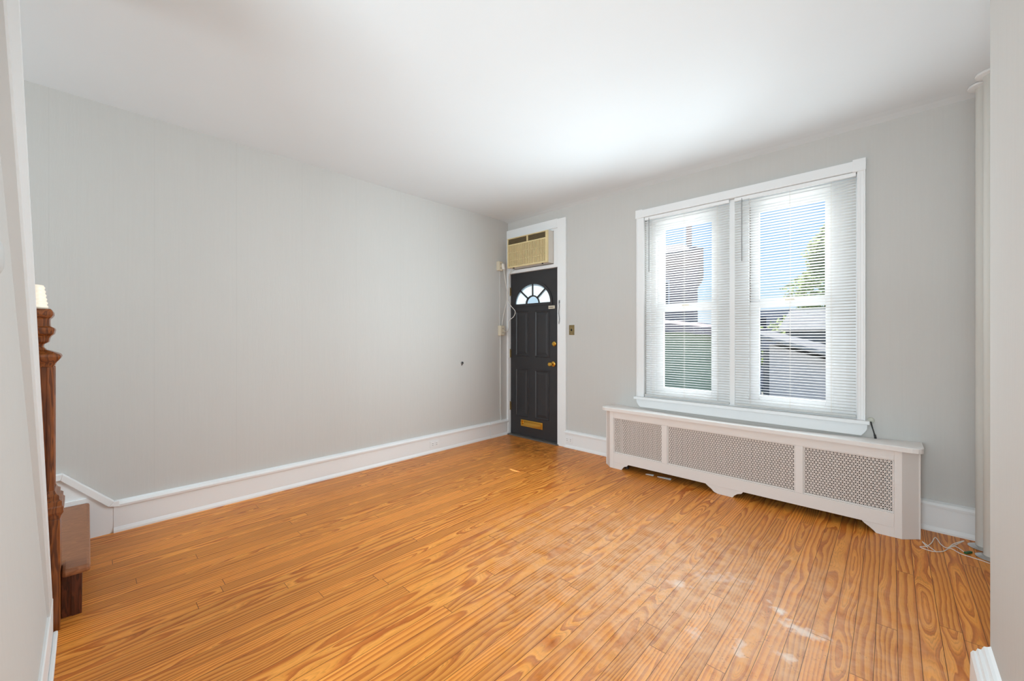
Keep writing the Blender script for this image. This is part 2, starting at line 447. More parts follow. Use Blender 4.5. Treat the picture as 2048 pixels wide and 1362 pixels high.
def glass_mat(name, tint=(1, 1, 1, 1), gloss=0.06):
    m = bpy.data.materials.new(name); m.use_nodes = True
    nt = m.node_tree; nt.nodes.clear()
    o = nt.nodes.new('ShaderNodeOutputMaterial'); mx = nt.nodes.new('ShaderNodeMixShader')
    t = nt.nodes.new('ShaderNodeBsdfTransparent'); t.inputs[0].default_value = tint
    g = nt.nodes.new('ShaderNodeBsdfGlossy'); g.inputs['Roughness'].default_value = 0.02
    mx.inputs[0].default_value = gloss
    nt.links.new(t.outputs[0], mx.inputs[1]); nt.links.new(g.outputs[0], mx.inputs[2]); nt.links.new(mx.outputs[0], o.inputs[0])
    return m
M['glass'] = glass_mat('window_glass', (0.97, 0.98, 0.98, 1), 0.003)
M['clear_lunette'] = glass_mat('clear_glass', (0.98, 1, 1, 1), 0.04)

def translucent_mat(name, col, tr, gloss=0.1, rough=0.35, frac=0.5):
    m = bpy.data.materials.new(name); m.use_nodes = True
    nt = m.node_tree; nt.nodes.clear()
    o = nt.nodes.new('ShaderNodeOutputMaterial')
    d = nt.nodes.new('ShaderNodeBsdfDiffuse'); d.inputs[0].default_value = col
    t = nt.nodes.new('ShaderNodeBsdfTranslucent'); t.inputs[0].default_value = tr
    g = nt.nodes.new('ShaderNodeBsdfGlossy'); g.inputs['Roughness'].default_value = rough
    m1 = nt.nodes.new('ShaderNodeMixShader'); m1.inputs[0].default_value = frac
    m2 = nt.nodes.new('ShaderNodeMixShader'); m2.inputs[0].default_value = gloss
    nt.links.new(d.outputs[0], m1.inputs[1]); nt.links.new(t.outputs[0], m1.inputs[2])
    nt.links.new(m1.outputs[0], m2.inputs[1]); nt.links.new(g.outputs[0], m2.inputs[2]); nt.links.new(m2.outputs[0], o.inputs[0])
    return m
M['slat'] = translucent_mat('white_blind_slat', (0.86, 0.86, 0.85, 1), (0.80, 0.80, 0.79, 1), 0.04, 0.4, 0.25)
M['frosted'] = translucent_mat('frosted_fanlight_glass', (0.55, 0.62, 0.62, 1), (0.90, 0.97, 0.98, 1), 0.08, 0.2, 0.85)

def lamp_mat():
    m = bpy.data.materials.new('lit_lamp_glass'); m.use_nodes = True
    b = m.node_tree.nodes['Principled BSDF']
    b.inputs['Base Color'].default_value = lin(250, 238, 220); b.inputs['Roughness'].default_value = 0.25
    b.inputs['Emission Color'].default_value = (1.0, 0.86, 0.66, 1); b.inputs['Emission Strength'].default_value = 0.2
    return m
M['lamp'] = lamp_mat()

# ================================================================ ROOM SHELL
H = 2.707
def struct(name, mb, m, label=None, cat=None, **k):
    o = obj(name, mb, m, origin=(0, 0, 0), **k)
    o['kind'] = 'structure'
    if label: o['label'] = label
    if cat: o['category'] = cat
    return o

struct('floor', MB().box(-0.3, 4.6, -7.6, 0.0, -0.12, 0.0), M['floor'], 'orange heart pine strip floor with worn pale patches', 'floor')
# ceiling, easing up a little from the window wall
cm = MB()
prof = [(0.2, H), (0.0, H), (-0.03, H + 0.006), (-0.07, H + 0.012), (-0.13, H + 0.015), (-0.4, H + 0.012), (-1.2, H), (-7.6, H), (-7.6, H + 0.2), (0.2, H + 0.2)]
cm.prism(prof, 'x', -0.3, 4.6)
struct('ceiling', cm, M['ceiling'], 'plain white plaster ceiling', 'ceiling')
struct('wall_left', MB().box(-0.3, 0.0, -7.6, 0.0, 0, H + 0.1), M['wall_seamed'], 'long plain grey papered wall', 'wall')
# window wall with door, air conditioner and window openings
wb = MB()
DX0, DX1, DZ = 0.022, 0.810, 2.52
WX0, WX1, WZ0, WZ1 = 1.850, 3.424, 0.662, 2.404
wb.box(-0.3, DX0, 0, 0.2, 0, H + 0.1)
wb.box(DX0, DX1, 0, 0.2, DZ, H + 0.1)
wb.box(DX1, WX0, 0, 0.2, 0, H + 0.1)
wb.box(WX0, WX1, 0, 0.2, 0, WZ0)
wb.box(WX0, WX1, 0, 0.2, WZ1, H + 0.1)
wb.box(WX1, 4.6, 0, 0.2, 0, H + 0.1)
struct('wall_back', wb, M['wall'], 'grey wall holding the front door and double window', 'wall')
struct('wall_right', MB().box(3.845, 4.6, -7.6, -1.62, 0, H + 0.1), M['wall'], 'grey wall end close to the camera at the right picture edge', 'wall', bevel=0.006)
struct('wall_alcove', MB().box(4.20, 4.6, -1.62, 0.0, 0, H + 0.1), M['wall'], 'grey alcove wall beyond the heating pipes', 'wall')
struct('wall_rear', MB().box(-0.3, 4.6, -7.8, -7.6, 0, H + 0.1), M['wall'], 'grey rear wall of the adjoining room', 'wall')
struct('wall_stairwell', MB().box(1.12, 1.22, -7.6, -4.0, 0, H + 0.1), M['wall'], 'grey wall enclosing the stairs', 'wall')  # put in to stop the fill lamp leaking onto the left wall
# dividing wall by the stairs, out of plumb as old plaster is: its face leans back towards the top
yC = lambda z: -3.8285 - 0.0636 * z
yA = lambda z: -3.825 - 0.036 * z
yB = lambda z: -3.823 - 0.0488 * z
def lean(x0, x1, fn, back, z0, z1):
    return [(x0, back(z0), z0), (x1, back(z0), z0), (x1, fn(z0), z0), (x0, fn(z0), z0),
            (x0, back(z1), z1), (x1, back(z1), z1), (x1, fn(z1), z1), (x0, fn(z1), z1)]
bk = lambda z: -4.10
wd = MB().hexa(lean(1.105, 2.42, yC, bk, 0, H + 0.05))
struct('wall_stair', wd, M['wall'], 'grey dividing wall close to the camera beside the stairs', 'wall')
obk = lambda z: yC(z) - 0.02
t1 = MB().hexa(lean(1.090, 1.118, yA, bk, 0.16, H))
struct('trim_1', t1, M['trim'], 'white corner bead up the end of the dividing wall', 'trim')
t2 = MB().hexa(lean(1.118, 1.250, yB, obk, 0.16, H))
struct('trim_2', t2, mat('greyed_casing_paint', lin(214, 209, 205), 0.6), 'broad greyish casing board beside the white corner bead', 'trim')
bs = MB()
bs.box(1.088, 2.42, -3.868, -3.829, 0.0, 0.163).box(1.085, 2.42, -3.829, -3.816, 0, 0.022)
struct('baseboard_stair', bs, M['trim'], 'white baseboard of the dividing wall next to the newel post', 'baseboard', bevel=0.004)

# baseboards
def base_profile(h=0.198, t=0.020):
    return [(0, 0), (t + 0.010, 0), (t + 0.010, 0.012), (t + 0.003, 0.028), (t, 0.032), (t, h - 0.040), (t + 0.012, h - 0.036), (t + 0.014, h - 0.022), (t + 0.006, h - 0.008), (0.004, h), (0, h)]
bl = MB().prism([(d, z) for d, z in base_profile()], 'y', -3.617, -0.335)
bl.prism([(d, z) for d, z in base_profile(0.196, 0.024)], 'y', -0.329, -0.026)
struct('baseboard_left', bl, M['trim'], 'long white moulded baseboard of the left wall', 'baseboard')
bb = MB()
for a, c in ((0.913, 1.566), (3.731, 4.20)):
    bb.prism([(-d, z) for d, z in base_profile(0.193)], 'x', a, c)
struct('baseboard_back', bb, M['trim'], 'white moulded baseboard of the window wall', 'baseboard')
# sloping skirt cap at the foot of the stairs, and the skirt board under it
tr = MB()
def sweep_left(mb, pts, w, d0, d1):
    """flat bar lying on the left wall along (y, z) points, mitred"""
    ds = []
    for i in range(len(pts)):
        a = Vector(pts[max(i - 1, 0)]); c = Vector(pts[min(i + 1, len(pts) - 1)])
        d = (c - a).normalized(); ds.append(Vector((-d.y, d.x)))
    n = len(pts)
    for i in range(n - 1):
        p, q = Vector(pts[i]), Vector(pts[i + 1])
        a, c = p + ds[i] * w, q + ds[i + 1] * w
        mb.hexa([(d0, p.x, p.y), (d1, p.x, p.y), (d1, q.x, q.y), (d0, q.x, q.y), (d0, a.x, a.y), (d1, a.x, a.y), (d1, c.x, c.y), (d0, c.x, c.y)])
sweep_left(tr, [(-3.590, 0.200), (-3.614, 0.200), (-3.832, 0.426), (-4.60, 0.424)], 0.038, 0.0, 0.034)
struct('trim_3', tr, M['trim'], 'white skirt cap rising over the first stair tread on the left wall', 'trim', bevel=0.003)
sk = MB().prism([(-3.617, 0.0), (-3.617, 0.165), (-3.832, 0.392), (-4.60, 0.392), (-4.60, 0.0)], 'x', 0.0, 0.018)
sk.box(0.018, 0.030, -4.60, -3.735, 0.226, 0.252)
struct('trim_4', sk, M['trim'], 'white skirt board beside the stair tread on the left wall', 'trim')
# thick moulded baseboard of the right wall
br = MB()
pr = [(0, 0), (-0.060, 0), (-0.060, 0.016), (-0.048, 0.028), (-0.046, 0.150), (-0.040, 0.160), (-0.034, 0.160), (-0.030, 0.172), (-0.022, 0.172), (-0.016, 0.186), (-0.008, 0.188), (0, 0.194)]
br.prism([(3.845 + u, v) for u, v in pr], 'y', -7.0, -1.64)
struct('baseboard_right', br, M['trim'], 'thick white baseboard with stepped top at the right picture edge', 'baseboard')

# ================================================================ FRONT DOOR
tr5 = MB()
tr5.box(0.812, 0.928, -0.026, 0.0, 0, 2.598)           # right casing
tr5.box(0.001, 0.812, -0.026, 0.0, 2.500, 2.604)       # head casing
tr5.box(0.001, 0.030, -0.026, 0.0, 0, 2.500)           # narrow left casing in the corner
struct('trim_5', tr5, M['trim'], 'white casing around the black door and the air conditioner', 'trim', bevel=0.003)
tr6 = MB()
tr6.box(0.022, 0.810, -0.018, 0.08, 2.050, 2.090)      # rail over the door
tr6.box(0.746, 0.810, -0.008, 0.08, 2.090, 2.500)
tr6.box(0.022, 0.104, -0.008, 0.08, 2.090, 2.500)
tr6.box(0.104, 0.746, -0.008, 0.08, 2.478, 2.520)
tr6.box(0.800, 0.814, -0.010, 0.09, 0.0, 2.050)        # right jamb stop
tr6.box(0.022, 0.032, -0.010, 0.09, 0.0, 2.050)
struct('trim_6', tr6, M['trim'], 'white transom rail and filler boards around the air conditioner', 'trim', bevel=0.002)
struct('trim_7', MB().box(0.005, 0.830, -0.045, 0.09, 0.0, 0.014), mat('threshold_metal', lin(120, 116, 112), 0.4, metal=0.5), 'dark metal threshold under the black door', 'threshold', bevel=0.003)

door = thing('door_1', (0.415, 0.02, 0.016), 'black panelled front door with a fan-shaped light', 'door', kind='structure')
FX, FZ, FA, FB = 0.396, 1.655, 0.284, 0.240
leaf = MB()
arc = [(FX - FA * math.cos(math.pi * i / 32), FZ + FB * math.sin(math.pi * i / 32)) for i in range(33)]
leaf.box(0.033, 0.799, 0.02, 0.046, 0.016, FZ)
leaf.prism([(0.033, FZ)] + arc + [(0.799, FZ), (0.799, 2.048), (0.033, 2.048)], 'y', 0.02, 0.046)
def ring_poly(mb, a0, b0, a1, b1, y0, y1, n=32):
    for i in range(n):
        t0, t1 = math.pi * i / n, math.pi * (i + 1) / n
        P = lambda a, b, t, y: (FX - a * math.cos(t), y, FZ + b * math.sin(t))
        mb.hexa([P(a0, b0, t0, y0), P(a1, b1, t0, y0), P(a1, b1, t1, y0), P(a0, b0, t1, y0), P(a0, b0, t0, y1), P(a1, b1, t0, y1), P(a1, b1, t1, y1), P(a0, b0, t1, y1)])
obj('door_leaf', leaf, M['door'], door)
for x0, x1, z0, z1 in ((0.118, 0.345, 1.004, 1.574), (0.438, 0.668, 1.000, 1.564), (0.118, 0.343, 0.246, 0.856), (0.436, 0.664, 0.246, 0.850)):
    p = MB()
    def rect(d, y): return [(x0 + d, y, z0 + d), (x1 - d, y, z0 + d), (x1 - d, y, z1 - d), (x0 + d, y, z1 - d)]
    lv = [rect(0, 0.021), rect(0.006, 0.012), rect(0.014, 0.012), rect(0.024, 0.0195), rect(0.030, 0.0195), rect(0.058, 0.0135)]
    vs = [q for r in lv for q in r]; fs = []
    for j in range(len(lv) - 1):
        for k in range(4):
            fs.append((j * 4 + k, j * 4 + (k + 1) % 4, (j + 1) * 4 + (k + 1) % 4, (j + 1) * 4 + k))
    fs.append(tuple((len(lv) - 1) * 4 + k for k in range(4)))
    p.add(vs, fs)
    obj('raised_panel', p, M['door'], door)
fr = MB()
ring_poly(fr, FA, FB, FA + 0.030, FB + 0.030, 0.010, 0.024)
fr.box(FX - FA - 0.032, FX + FA + 0.032, 0.008, 0.05, FZ - 0.028, FZ + 0.002)
fan = obj('fanlight_frame', fr, M['door'], door)
bars = MB()
ring_poly(bars, 0.094, 0.086, 0.112, 0.102, 0.022, 0.038, 20)
for ang in (45, 90, 135):
    t = math.radians(ang)
    p0 = Vector((FX - 0.105 * math.cos(t), 0, FZ + 0.096 * math.sin(t))); p1 = Vector((FX - FA * 1.0 * math.cos(t), 0, FZ + FB * 1.0 * math.sin(t)))
    nn = Vector((-(p1 - p0).z, 0, (p1 - p0).x)).normalized() * 0.009
    bars.hexa([(q.x, y, q.z) for y in (0.022, 0.040) for q in (p0 - nn, p0 + nn, p1 + nn, p1 - nn)])
obj('glazing_bars', bars, M['door'], fan)
g = MB().prism([(FX - FA * math.cos(math.pi * i / 32), FZ + FB * math.sin(math.pi * i / 32)) for i in range(33)] +
               [(FX + 0.103 * math.cos(math.pi * i / 16), FZ + 0.094 * math.sin(math.pi * i / 16)) for i in range(17)], 'y', 0.028, 0.032)
tag(obj('frosted_pane', g, M['frosted'], fan), 'pale frosted fan glass')
tag(obj('lunette_pane', MB().prism([(FX - 0.100 * math.cos(math.pi * i / 16), FZ + 0.091 * math.sin(math.pi * i / 16)) for i in range(17)], 'y', 0.028, 0.031), M['clear_lunette'], fan), 'small clear half-round pane')
k = obj('door_knob', MB().lathe([(0.030, 0.02), (0.031, 0.012), (0.024, 0.008), (0.011, 0.004), (0.011, -0.022), (0.020, -0.030), (0.027, -0.042), (0.027, -0.052), (0.020, -0.062), (0.010, -0.064)], (0.722, 0, 0.927), 'y'), M['brass'], door, smooth=True)
tag(k, 'round brass door knob')
dbt = obj('deadbolt', MB().lathe([(0.028, 0.02), (0.029, 0.008), (0.022, 0.003), (0.020, 0.0)], (0.737, 0, 1.163), 'y'), M['brass'], door, smooth=True)
tag(dbt, 'brass deadbolt thumb turn')
obj('thumb_turn', MB().box(0.722, 0.752, -0.014, 0.002, 1.158, 1.168), M['brass'], dbt, bevel=0.003)
ms = obj('mail_slot', MB().box(0.212, 0.563, 0.011, 0.022, 0.130, 0.214), M['brass'], door, bevel=0.004)
tag(ms, 'brass mail slot')
obj('mail_flap', MB().box(0.262, 0.548, 0.003, 0.014, 0.148, 0.198).box(0.268, 0.542, 0.000, 0.006, 0.186, 0.192), M['brass'], ms, bevel=0.004)
obj('flap_spring', MB().lathe([(0.014, 0.0), (0.015, 0.012), (0.009, 0.016)], (0.235, -0.002, 0.172), 'y', 14).box(0.230, 0.240, -0.004, 0.012, 0.150, 0.200), M['brass'], ms)
pq = obj('door_sticker', MB().box(0.650, 0.742, 0.0165, 0.0205, 1.576, 1.612), M['cream'], door)
tag(pq, 'small cream sticker')
ink = MB()
xx = 0.657
for i in range(13):
    wv = random.uniform(0.003, 0.006); hh = random.uniform(0.006, 0.010)
    ink.box(xx, xx + wv, 0.0160, 0.0170, 1.593 - hh / 2, 1.593 + hh / 2); xx += wv + 0.0012
obj('sticker_print', ink, M['dark'], pq)
for z0 in (1.775, 0.985, 0.315):
    hg = obj('hinge', MB().box(0.024, 0.045, 0.004, 0.020, z0, z0 + 0.10).lathe([(0.006, 0), (0.006, 0.11)], (0.031, 0.006, z0 - 0.005), 'z', 10), M['old_brass'], door)

# chain hanging on the right casing
ch = thing('door_chain', (0.845, -0.03, 1.39), 'thin dark door chain hanging on the white casing right of the door', 'chain')
links = MB()
zc = 1.634
for i in range(15):
    a = 0 if i % 2 else math.pi / 2
    x = 0.842 + 0.004 * math.sin(i * 0.7)
    pts = []
    for j in range(13):
        t = 2 * math.pi * j / 12
        u, v = 0.0055 * math.cos(t), 0.011 * math.sin(t)
        pts.append((x + u * math.cos(a) * 1.0, -0.034 + u * math.sin(a), zc + v))
    links.tube(pts, 0.0018, 5, 1); zc -= 0.0165
obj('chain_links', links, M['steel'], ch)
obj('chain_mount', MB().box(0.834, 0.850, -0.031, -0.026, 1.632, 1.664), M['steel'], ch, bevel=0.001)

# ================================================================ AIR CONDITIONER
ac = thing('air_conditioner', (0.426, -0.06, 2.098), 'yellowed window air conditioner mounted in the transom above the black door', 'air conditioner')
obj('case', MB().box(0.116, 0.742, -0.106, 0.10, 2.100, 2.474), M['casing_metal'], ac, bevel=0.004)
AX0, AX1, AZ0, AZ1 = 0.108, 0.744, 2.100, 2.468
fp = MB()
fp.box(AX0 + 0.014, AX1 - 0.030, -0.124, -0.100, AZ0, AZ0 + 0.020)
fp.box(AX0, AX0 + 0.014, -0.124, -0.100, AZ0, AZ1); fp.box(AX1 - 0.030, AX1, -0.124, -0.100, AZ0, AZ1)
fp.box(AX0 + 0.014, AX1 - 0.030, -0.124, -0.100, AZ1 - 0.012, AZ1); fp.box(AX0 + 0.014, AX1 - 0.030, -0.124, -0.100, 2.374, 2.390)
fp.box(0.426, 0.446, -0.124, -0.100, 2.390, AZ1 - 0.012)
front = obj('front_frame', fp, M['yellowed'], ac, bevel=0.003)
tag(front, 'yellowed plastic front frame')
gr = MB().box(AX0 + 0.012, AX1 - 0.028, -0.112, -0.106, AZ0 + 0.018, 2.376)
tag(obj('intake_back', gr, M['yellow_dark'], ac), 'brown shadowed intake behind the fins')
gr = MB()
n = 34
for i in range(n):
    x = AX0 + 0.018 + (AX1 - AX0 - 0.050) * i / (n - 1)
    gr.box(x - 0.0044, x + 0.0044, -0.123, -0.112, AZ0 + 0.018, 2.376)
for z in (2.19, 2.285):
    gr.box(AX0 + 0.012, AX1 - 0.028, -0.1215, -0.110, z, z + 0.003)
tag(obj('intake_grille', gr, M['yellowed'], ac), 'vertical yellowed intake fins')
for x0, x1 in ((AX0 + 0.016, 0.424), (0.448, AX1 - 0.032)):
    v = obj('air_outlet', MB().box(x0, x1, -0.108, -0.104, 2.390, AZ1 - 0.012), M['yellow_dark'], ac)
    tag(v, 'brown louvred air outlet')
    lf = MB()
    for i in range(5):
        z = 2.396 + i * 0.0125
        lf.hexa([(x0, -0.120, z), (x1, -0.120, z), (x1, -0.108, z + 0.006), (x0, -0.108, z + 0.006), (x0, -0.120, z + 0.003), (x1, -0.120, z + 0.003), (x1, -0.108, z + 0.009), (x0, -0.108, z + 0.009)])
    for i in range(1, 12):
        x = x0 + (x1 - x0) * i / 12
        lf.box(x - 0.0012, x + 0.0012, -0.112, -0.107, 2.392, AZ1 - 0.014)
    obj('louvre', lf, M['vent_fin'], v)
for fx_ in (0.20, 0.655):
    obj('control_foot', MB().box(fx_, fx_ + 0.016, -0.118, -0.104, 2.090, 2.100), M['dark'], ac)
cordpts = [(0.15, -0.09, 2.100), (0.105, -0.05, 2.075), (0.062, -0.036, 2.04), (0.052, -0.034, 1.94), (0.035, -0.036, 1.82), (0.020, -0.045, 1.70), (0.026, -0.10, 1.55), (0.036, -0.135, 1.44), (0.030, -0.137, 1.393)]
tag(obj('power_cord', MB().tube(cordpts, 0.0042, 8), M['cord_white'], ac), 'white power cord')

# ================================================================ OUTLETS AND WIRING IN THE CORNER
def duplex(name, label, c, axis, w, h, group=None, horizontal=True):
    """duplex receptacle plate; axis 'x' on the left wall, 'y' on the window wall"""
    t = thing(name, c, label, 'outlet', group)
    def bx(u0, u1, v0, v1, d0, d1):
        if axis == 'x': return MB().box(c[0] + d0, c[0] + d1, c[1] + u0, c[1] + u1, c[2] + v0, c[2] + v1)
        return MB().box(c[0] + u0, c[0] + u1, c[1] - d1, c[1] - d0, c[2] + v0, c[2] + v1)
    obj('cover_plate', bx(-w / 2, w / 2, -h / 2, h / 2, 0, 0.005), M['trim'], t, bevel=0.0015)
    for s in (-1, 1):
        r = obj('receptacle', bx(s * w * 0.22 - w * 0.14, s * w * 0.22 + w * 0.14, -h * 0.30, h * 0.30, 0.004, 0.0075), M['sash'], t, bevel=0.001)
        sl = bx(s * w * 0.22 - 0.006, s * w * 0.22 + 0.008, h * 0.10, h * 0.10 + 0.0035, 0.007, 0.0080)
        e = bx(s * w * 0.22 - 0.006, s * w * 0.22 + 0.008, -h * 0.16, -h * 0.16 + 0.0035, 0.007, 0.0080)
        sl.add(e.v, e.f)
        obj('slots', sl, M['dark'], r)
    return t
duplex('wall_outlet', 'white two-socket outlet set in the left wall baseboard', (0.0205, -1.163, 0.092), 'x', 0.112, 0.070)
duplex('wall_outlet', 'white two-socket outlet set in the baseboard right of the door', (0.972, -0.0205, 0.092), 'y', 0.108, 0.066)

def surface_box(label, y0, y1, z0, z1):
    t = thing('outlet_box', (0.0, (y0 + y1) / 2, z0), label, 'outlet')
    obj('box_body', MB().box(0.0, 0.042, y0, y1, z0, z1), M['cream'], t, bevel=0.004)
    zc_ = (z0 + z1) / 2
    f = obj('face_plate', MB().box(0.042, 0.047, y0 + 0.006, y1 - 0.006, z0 + 0.005, z1 - 0.005), M['cream'], t, bevel=0.002)
    for dz in (-0.026, 0.026):
        s = MB()
        for dy in (-0.007, 0.007):
            s.box(0.0465, 0.0476, (y0 + y1) / 2 + dy - 0.002, (y0 + y1) / 2 + dy + 0.002, zc_ + dz - 0.007, zc_ + dz + 0.007)
        obj('socket_slots', s, M['dark'], f)
    return t
surface_box('cream surface outlet box high on the left wall by the air conditioner', -0.208, -0.135, 2.076, 2.190)
surface_box('cream surface outlet box halfway up the corner beside the door', -0.180, -0.098, 1.262, 1.388)
rw = MB()
rw.box(0, 0.014, -0.160, -0.143, 1.388, 2.076)
rw.box(0, 0.014, -0.148, -0.131, 0.330, 1.262)
rw.hexa([(0, -0.148, 0.33), (0.014, -0.148, 0.33), (0.014, -0.131, 0.33), (0, -0.131, 0.33), (0, -0.136, 0.196), (0.014, -0.136, 0.196), (0.014, -0.119, 0.196), (0, -0.119, 0.196)])
tag(obj('cable_raceway', rw, M['wall'], bevel=0.002), 'thin grey painted cable raceway running down the corner by the door', 'cable raceway')

pl = thing('extension_cord', (0.04, -0.12, 2.09), 'white extension cord with a plug looping over the edge of the black door', 'cord')
obj('plug', MB().hexa([(0.048, -0.160, 2.09), (0.082, -0.160, 2.09), (0.082, -0.128, 2.09), (0.048, -0.128, 2.09), (0.048, -0.165, 2.165), (0.066, -0.165, 2.165), (0.066, -0.132, 2.165), (0.048, -0.132, 2.165)]), M['cord_white'], pl, bevel=0.006)
obj('cord', MB().tube([(0.066, -0.142, 2.095), (0.058, -0.120, 2.02), (0.050, -0.085, 1.90), (0.040, -0.050, 1.80), (0.030, -0.034, 1.72), (0.075, -0.020, 1.64), (0.138, -0.012, 1.57), (0.118, -0.016, 1.505), (0.052, -0.032, 1.45), (0.050, -0.040, 1.37), (0.045, -0.060, 1.318), (0.052, -0.105, 1.310), (0.054, -0.128, 1.325)], 0.0040, 8), M['cord_white'], pl)

hk = thing('wall_jack', (0.0, -0.762, 0.930), 'small grey round cable fitting on the bare left wall', 'wall fitting')
obj('ring', MB().lathe([(0.018, 0.0), (0.018, 0.006), (0.012, 0.009), (0.012, 0.002)], (0, -0.762, 0.944), 'x', 18), M['steel'], hk)
obj('pin', MB().lathe([(0.006, 0.0), (0.006, 0.014)], (0, -0.758, 0.948), 'x', 12).box(0.0, 0.006, -0.770, -0.764, 0.915, 0.935), M['dark'], hk)

sw = thing('light_switch', (0.9955, 0.0, 1.266), 'ornate tarnished brass switch plate on the wall right of the door', 'light switch')
obj('switch_plate', MB().box(0.960, 1.031, -0.006, 0.0, 1.266, 1.378), M['old_brass'], sw, bevel=0.003)
rim = MB().box(0.966, 1.025, -0.0085, -0.005, 1.272, 1.277).box(0.966, 1.025, -0.0085, -0.005, 1.367, 1.372).box(0.966, 0.971, -0.0085, -0.005, 1.272, 1.372).box(1.020, 1.025, -0.0085, -0.005, 1.272, 1.372)
for cx, cz in ((0.982, 1.288), (1.009, 1.288), (0.982, 1.356), (1.009, 1.356)):
    rim.lathe([(0.008, -0.006), (0.007, -0.010), (0.003, -0.011)], (cx, 0, cz), 'y', 10)
obj('ornament', rim, M['old_brass'], sw)
obj('toggle', MB().box(0.988, 1.003, -0.007, -0.004, 1.308, 1.336), M['dark'], sw)
obj('toggle_lever', MB().hexa([(0.992, -0.020, 1.318), (0.999, -0.020, 1.318), (0.999, -0.004, 1.316), (0.992, -0.004, 1.316), (0.992, -0.020, 1.324), (0.999, -0.020, 1.324), (0.999, -0.004, 1.328), (0.992, -0.004, 1.328)]), M['dark'], sw)

# ================================================================ DOUBLE WINDOW
cs = MB()
cs.prism([(1.775, 0.0), (1.775, -0.022), (1.782, -0.028), (1.790, -0.028), (1.794, -0.022), (1.842, -0.022), (1.850, -0.018), (1.850, 0.0)], 'z', 0.662, 2.404)
cs.prism([(3.424, 0.0), (3.424, -0.018), (3.432, -0.024), (3.440, -0.024), (3.444, -0.022), (3.458, -0.022), (3.460, -0.028), (3.468, -0.028), (3.470, 0.0)], 'z', 0.662, 2.404)
struct('trim_8', cs, M['trim'], 'white side casings of the double window', 'window casing')
hd = MB().box(1.80, 3.440, -0.030, 0.0, 2.404, 2.476).box(1.768, 1.84, -0.032, 0.0, 2.400, 2.482).box(3.400, 3.472, -0.032, 0.0, 2.400, 2.486)
struct('trim_9', hd, M['trim'], 'white head casing with end blocks above the double window', 'window casing', bevel=0.004)
st = MB().box(1.762, 3.492, -0.056, 0.0, 0.636, 0.661).box(1.850, 3.424, 0.0, 0.06, 0.636, 0.670)
struct('window_sill', st, M['trim'], 'white projecting stool below the double window', 'window sill', bevel=0.004)
ap = MB().prism([(1.776, 0.636), (1.776, 0.615), (1.782, 0.596), (1.796, 0.576), (1.812, 0.560), (3.446, 0.552), (3.466, 0.578), (3.478, 0.600), (3.478, 0.636)], 'y', -0.024, 0.0)
struct('trim_10', ap, M['trim'], 'white apron board with rounded ends under the window stool', 'window apron', bevel=0.003)
struct('trim_11', MB().box(2.500, 2.740, 0.030, 0.16, 0.662, 2.404).box(2.600, 2.640, 0.016, 0.031, 0.662, 2.404), M['trim'], 'white mullion between the two windows', 'mullion', bevel=0.003)

def window(idx, fx0, fx1, sx0, sx1, gx0, gx1, label):
    """replacement double-hung unit: outer frame, upper and lower sash with glass"""
    t = thing('window_%d' % idx, ((fx0 + fx1) / 2, 0.07, 0.662), label, 'window', kind='structure')
    f = MB()
    for a, c in ((fx0, sx0), (sx1, fx1)):
        f.box(a, c, 0.055, 0.17, 0.722, 2.335)
    f.box(fx0, fx0 + (sx0 - fx0) * 0.45, 0.030, 0.056, 0.722, 2.335); f.box(fx1 - (fx1 - sx1) * 0.45, fx1, 0.030, 0.056, 0.722, 2.335)
    f.box(fx0, fx1, 0.040, 0.17, 2.335, 2.404); f.box(fx0, fx1, 0.030, 0.17, 0.662, 0.722)
    fo = obj('window_frame', f, M['sash'], t, bevel=0.002)
    for nm, z0, z1, g0, g1, y0, y1, dx in (('lower_sash', 0.722, 1.530, 0.760, 1.486, 0.062, 0.092, 0.008), ('upper_sash', 1.500, 2.336, 1.560, 2.272, 0.098, 0.128, 0.0)):
        m = MB()
        m.box(sx0, gx0 + dx, y0, y1, z0, z1); m.box(gx1 + dx, sx1, y0, y1, z0, z1)
        m.box(gx0 + dx, gx1 + dx, y0, y1, z0, g0); m.box(gx0 + dx, gx1 + dx, y0, y1, g1, z1)
        so_ = obj(nm, m, M['sash'], t, bevel=0.003)
        obj('window_glass', MB().box(gx0 + dx - 0.004, gx1 + dx + 0.004, (y0 + y1) / 2 - 0.002, (y0 + y1) / 2 + 0.002, g0 - 0.004, g1 + 0.004), M['glass'], so_)
        if nm == 'lower_sash':
            cx = (gx0 + gx1) / 2
            obj('sash_lock', MB().box(cx - 0.03, cx + 0.03, y0 - 0.012, y0 + 0.004, z1 - 0.008, z1 + 0.012), M['cream'], so_, bevel=0.003)
    return t
window(1, 1.852, 2.505, 1.940, 2.500, 2.005, 2.432, 'white double-hung window nearer the door looking at a house roof')
window(2, 2.735, 3.422, 2.740, 3.288, 2.802, 3.234, 'white double-hung window nearer the pipes looking at a tree')

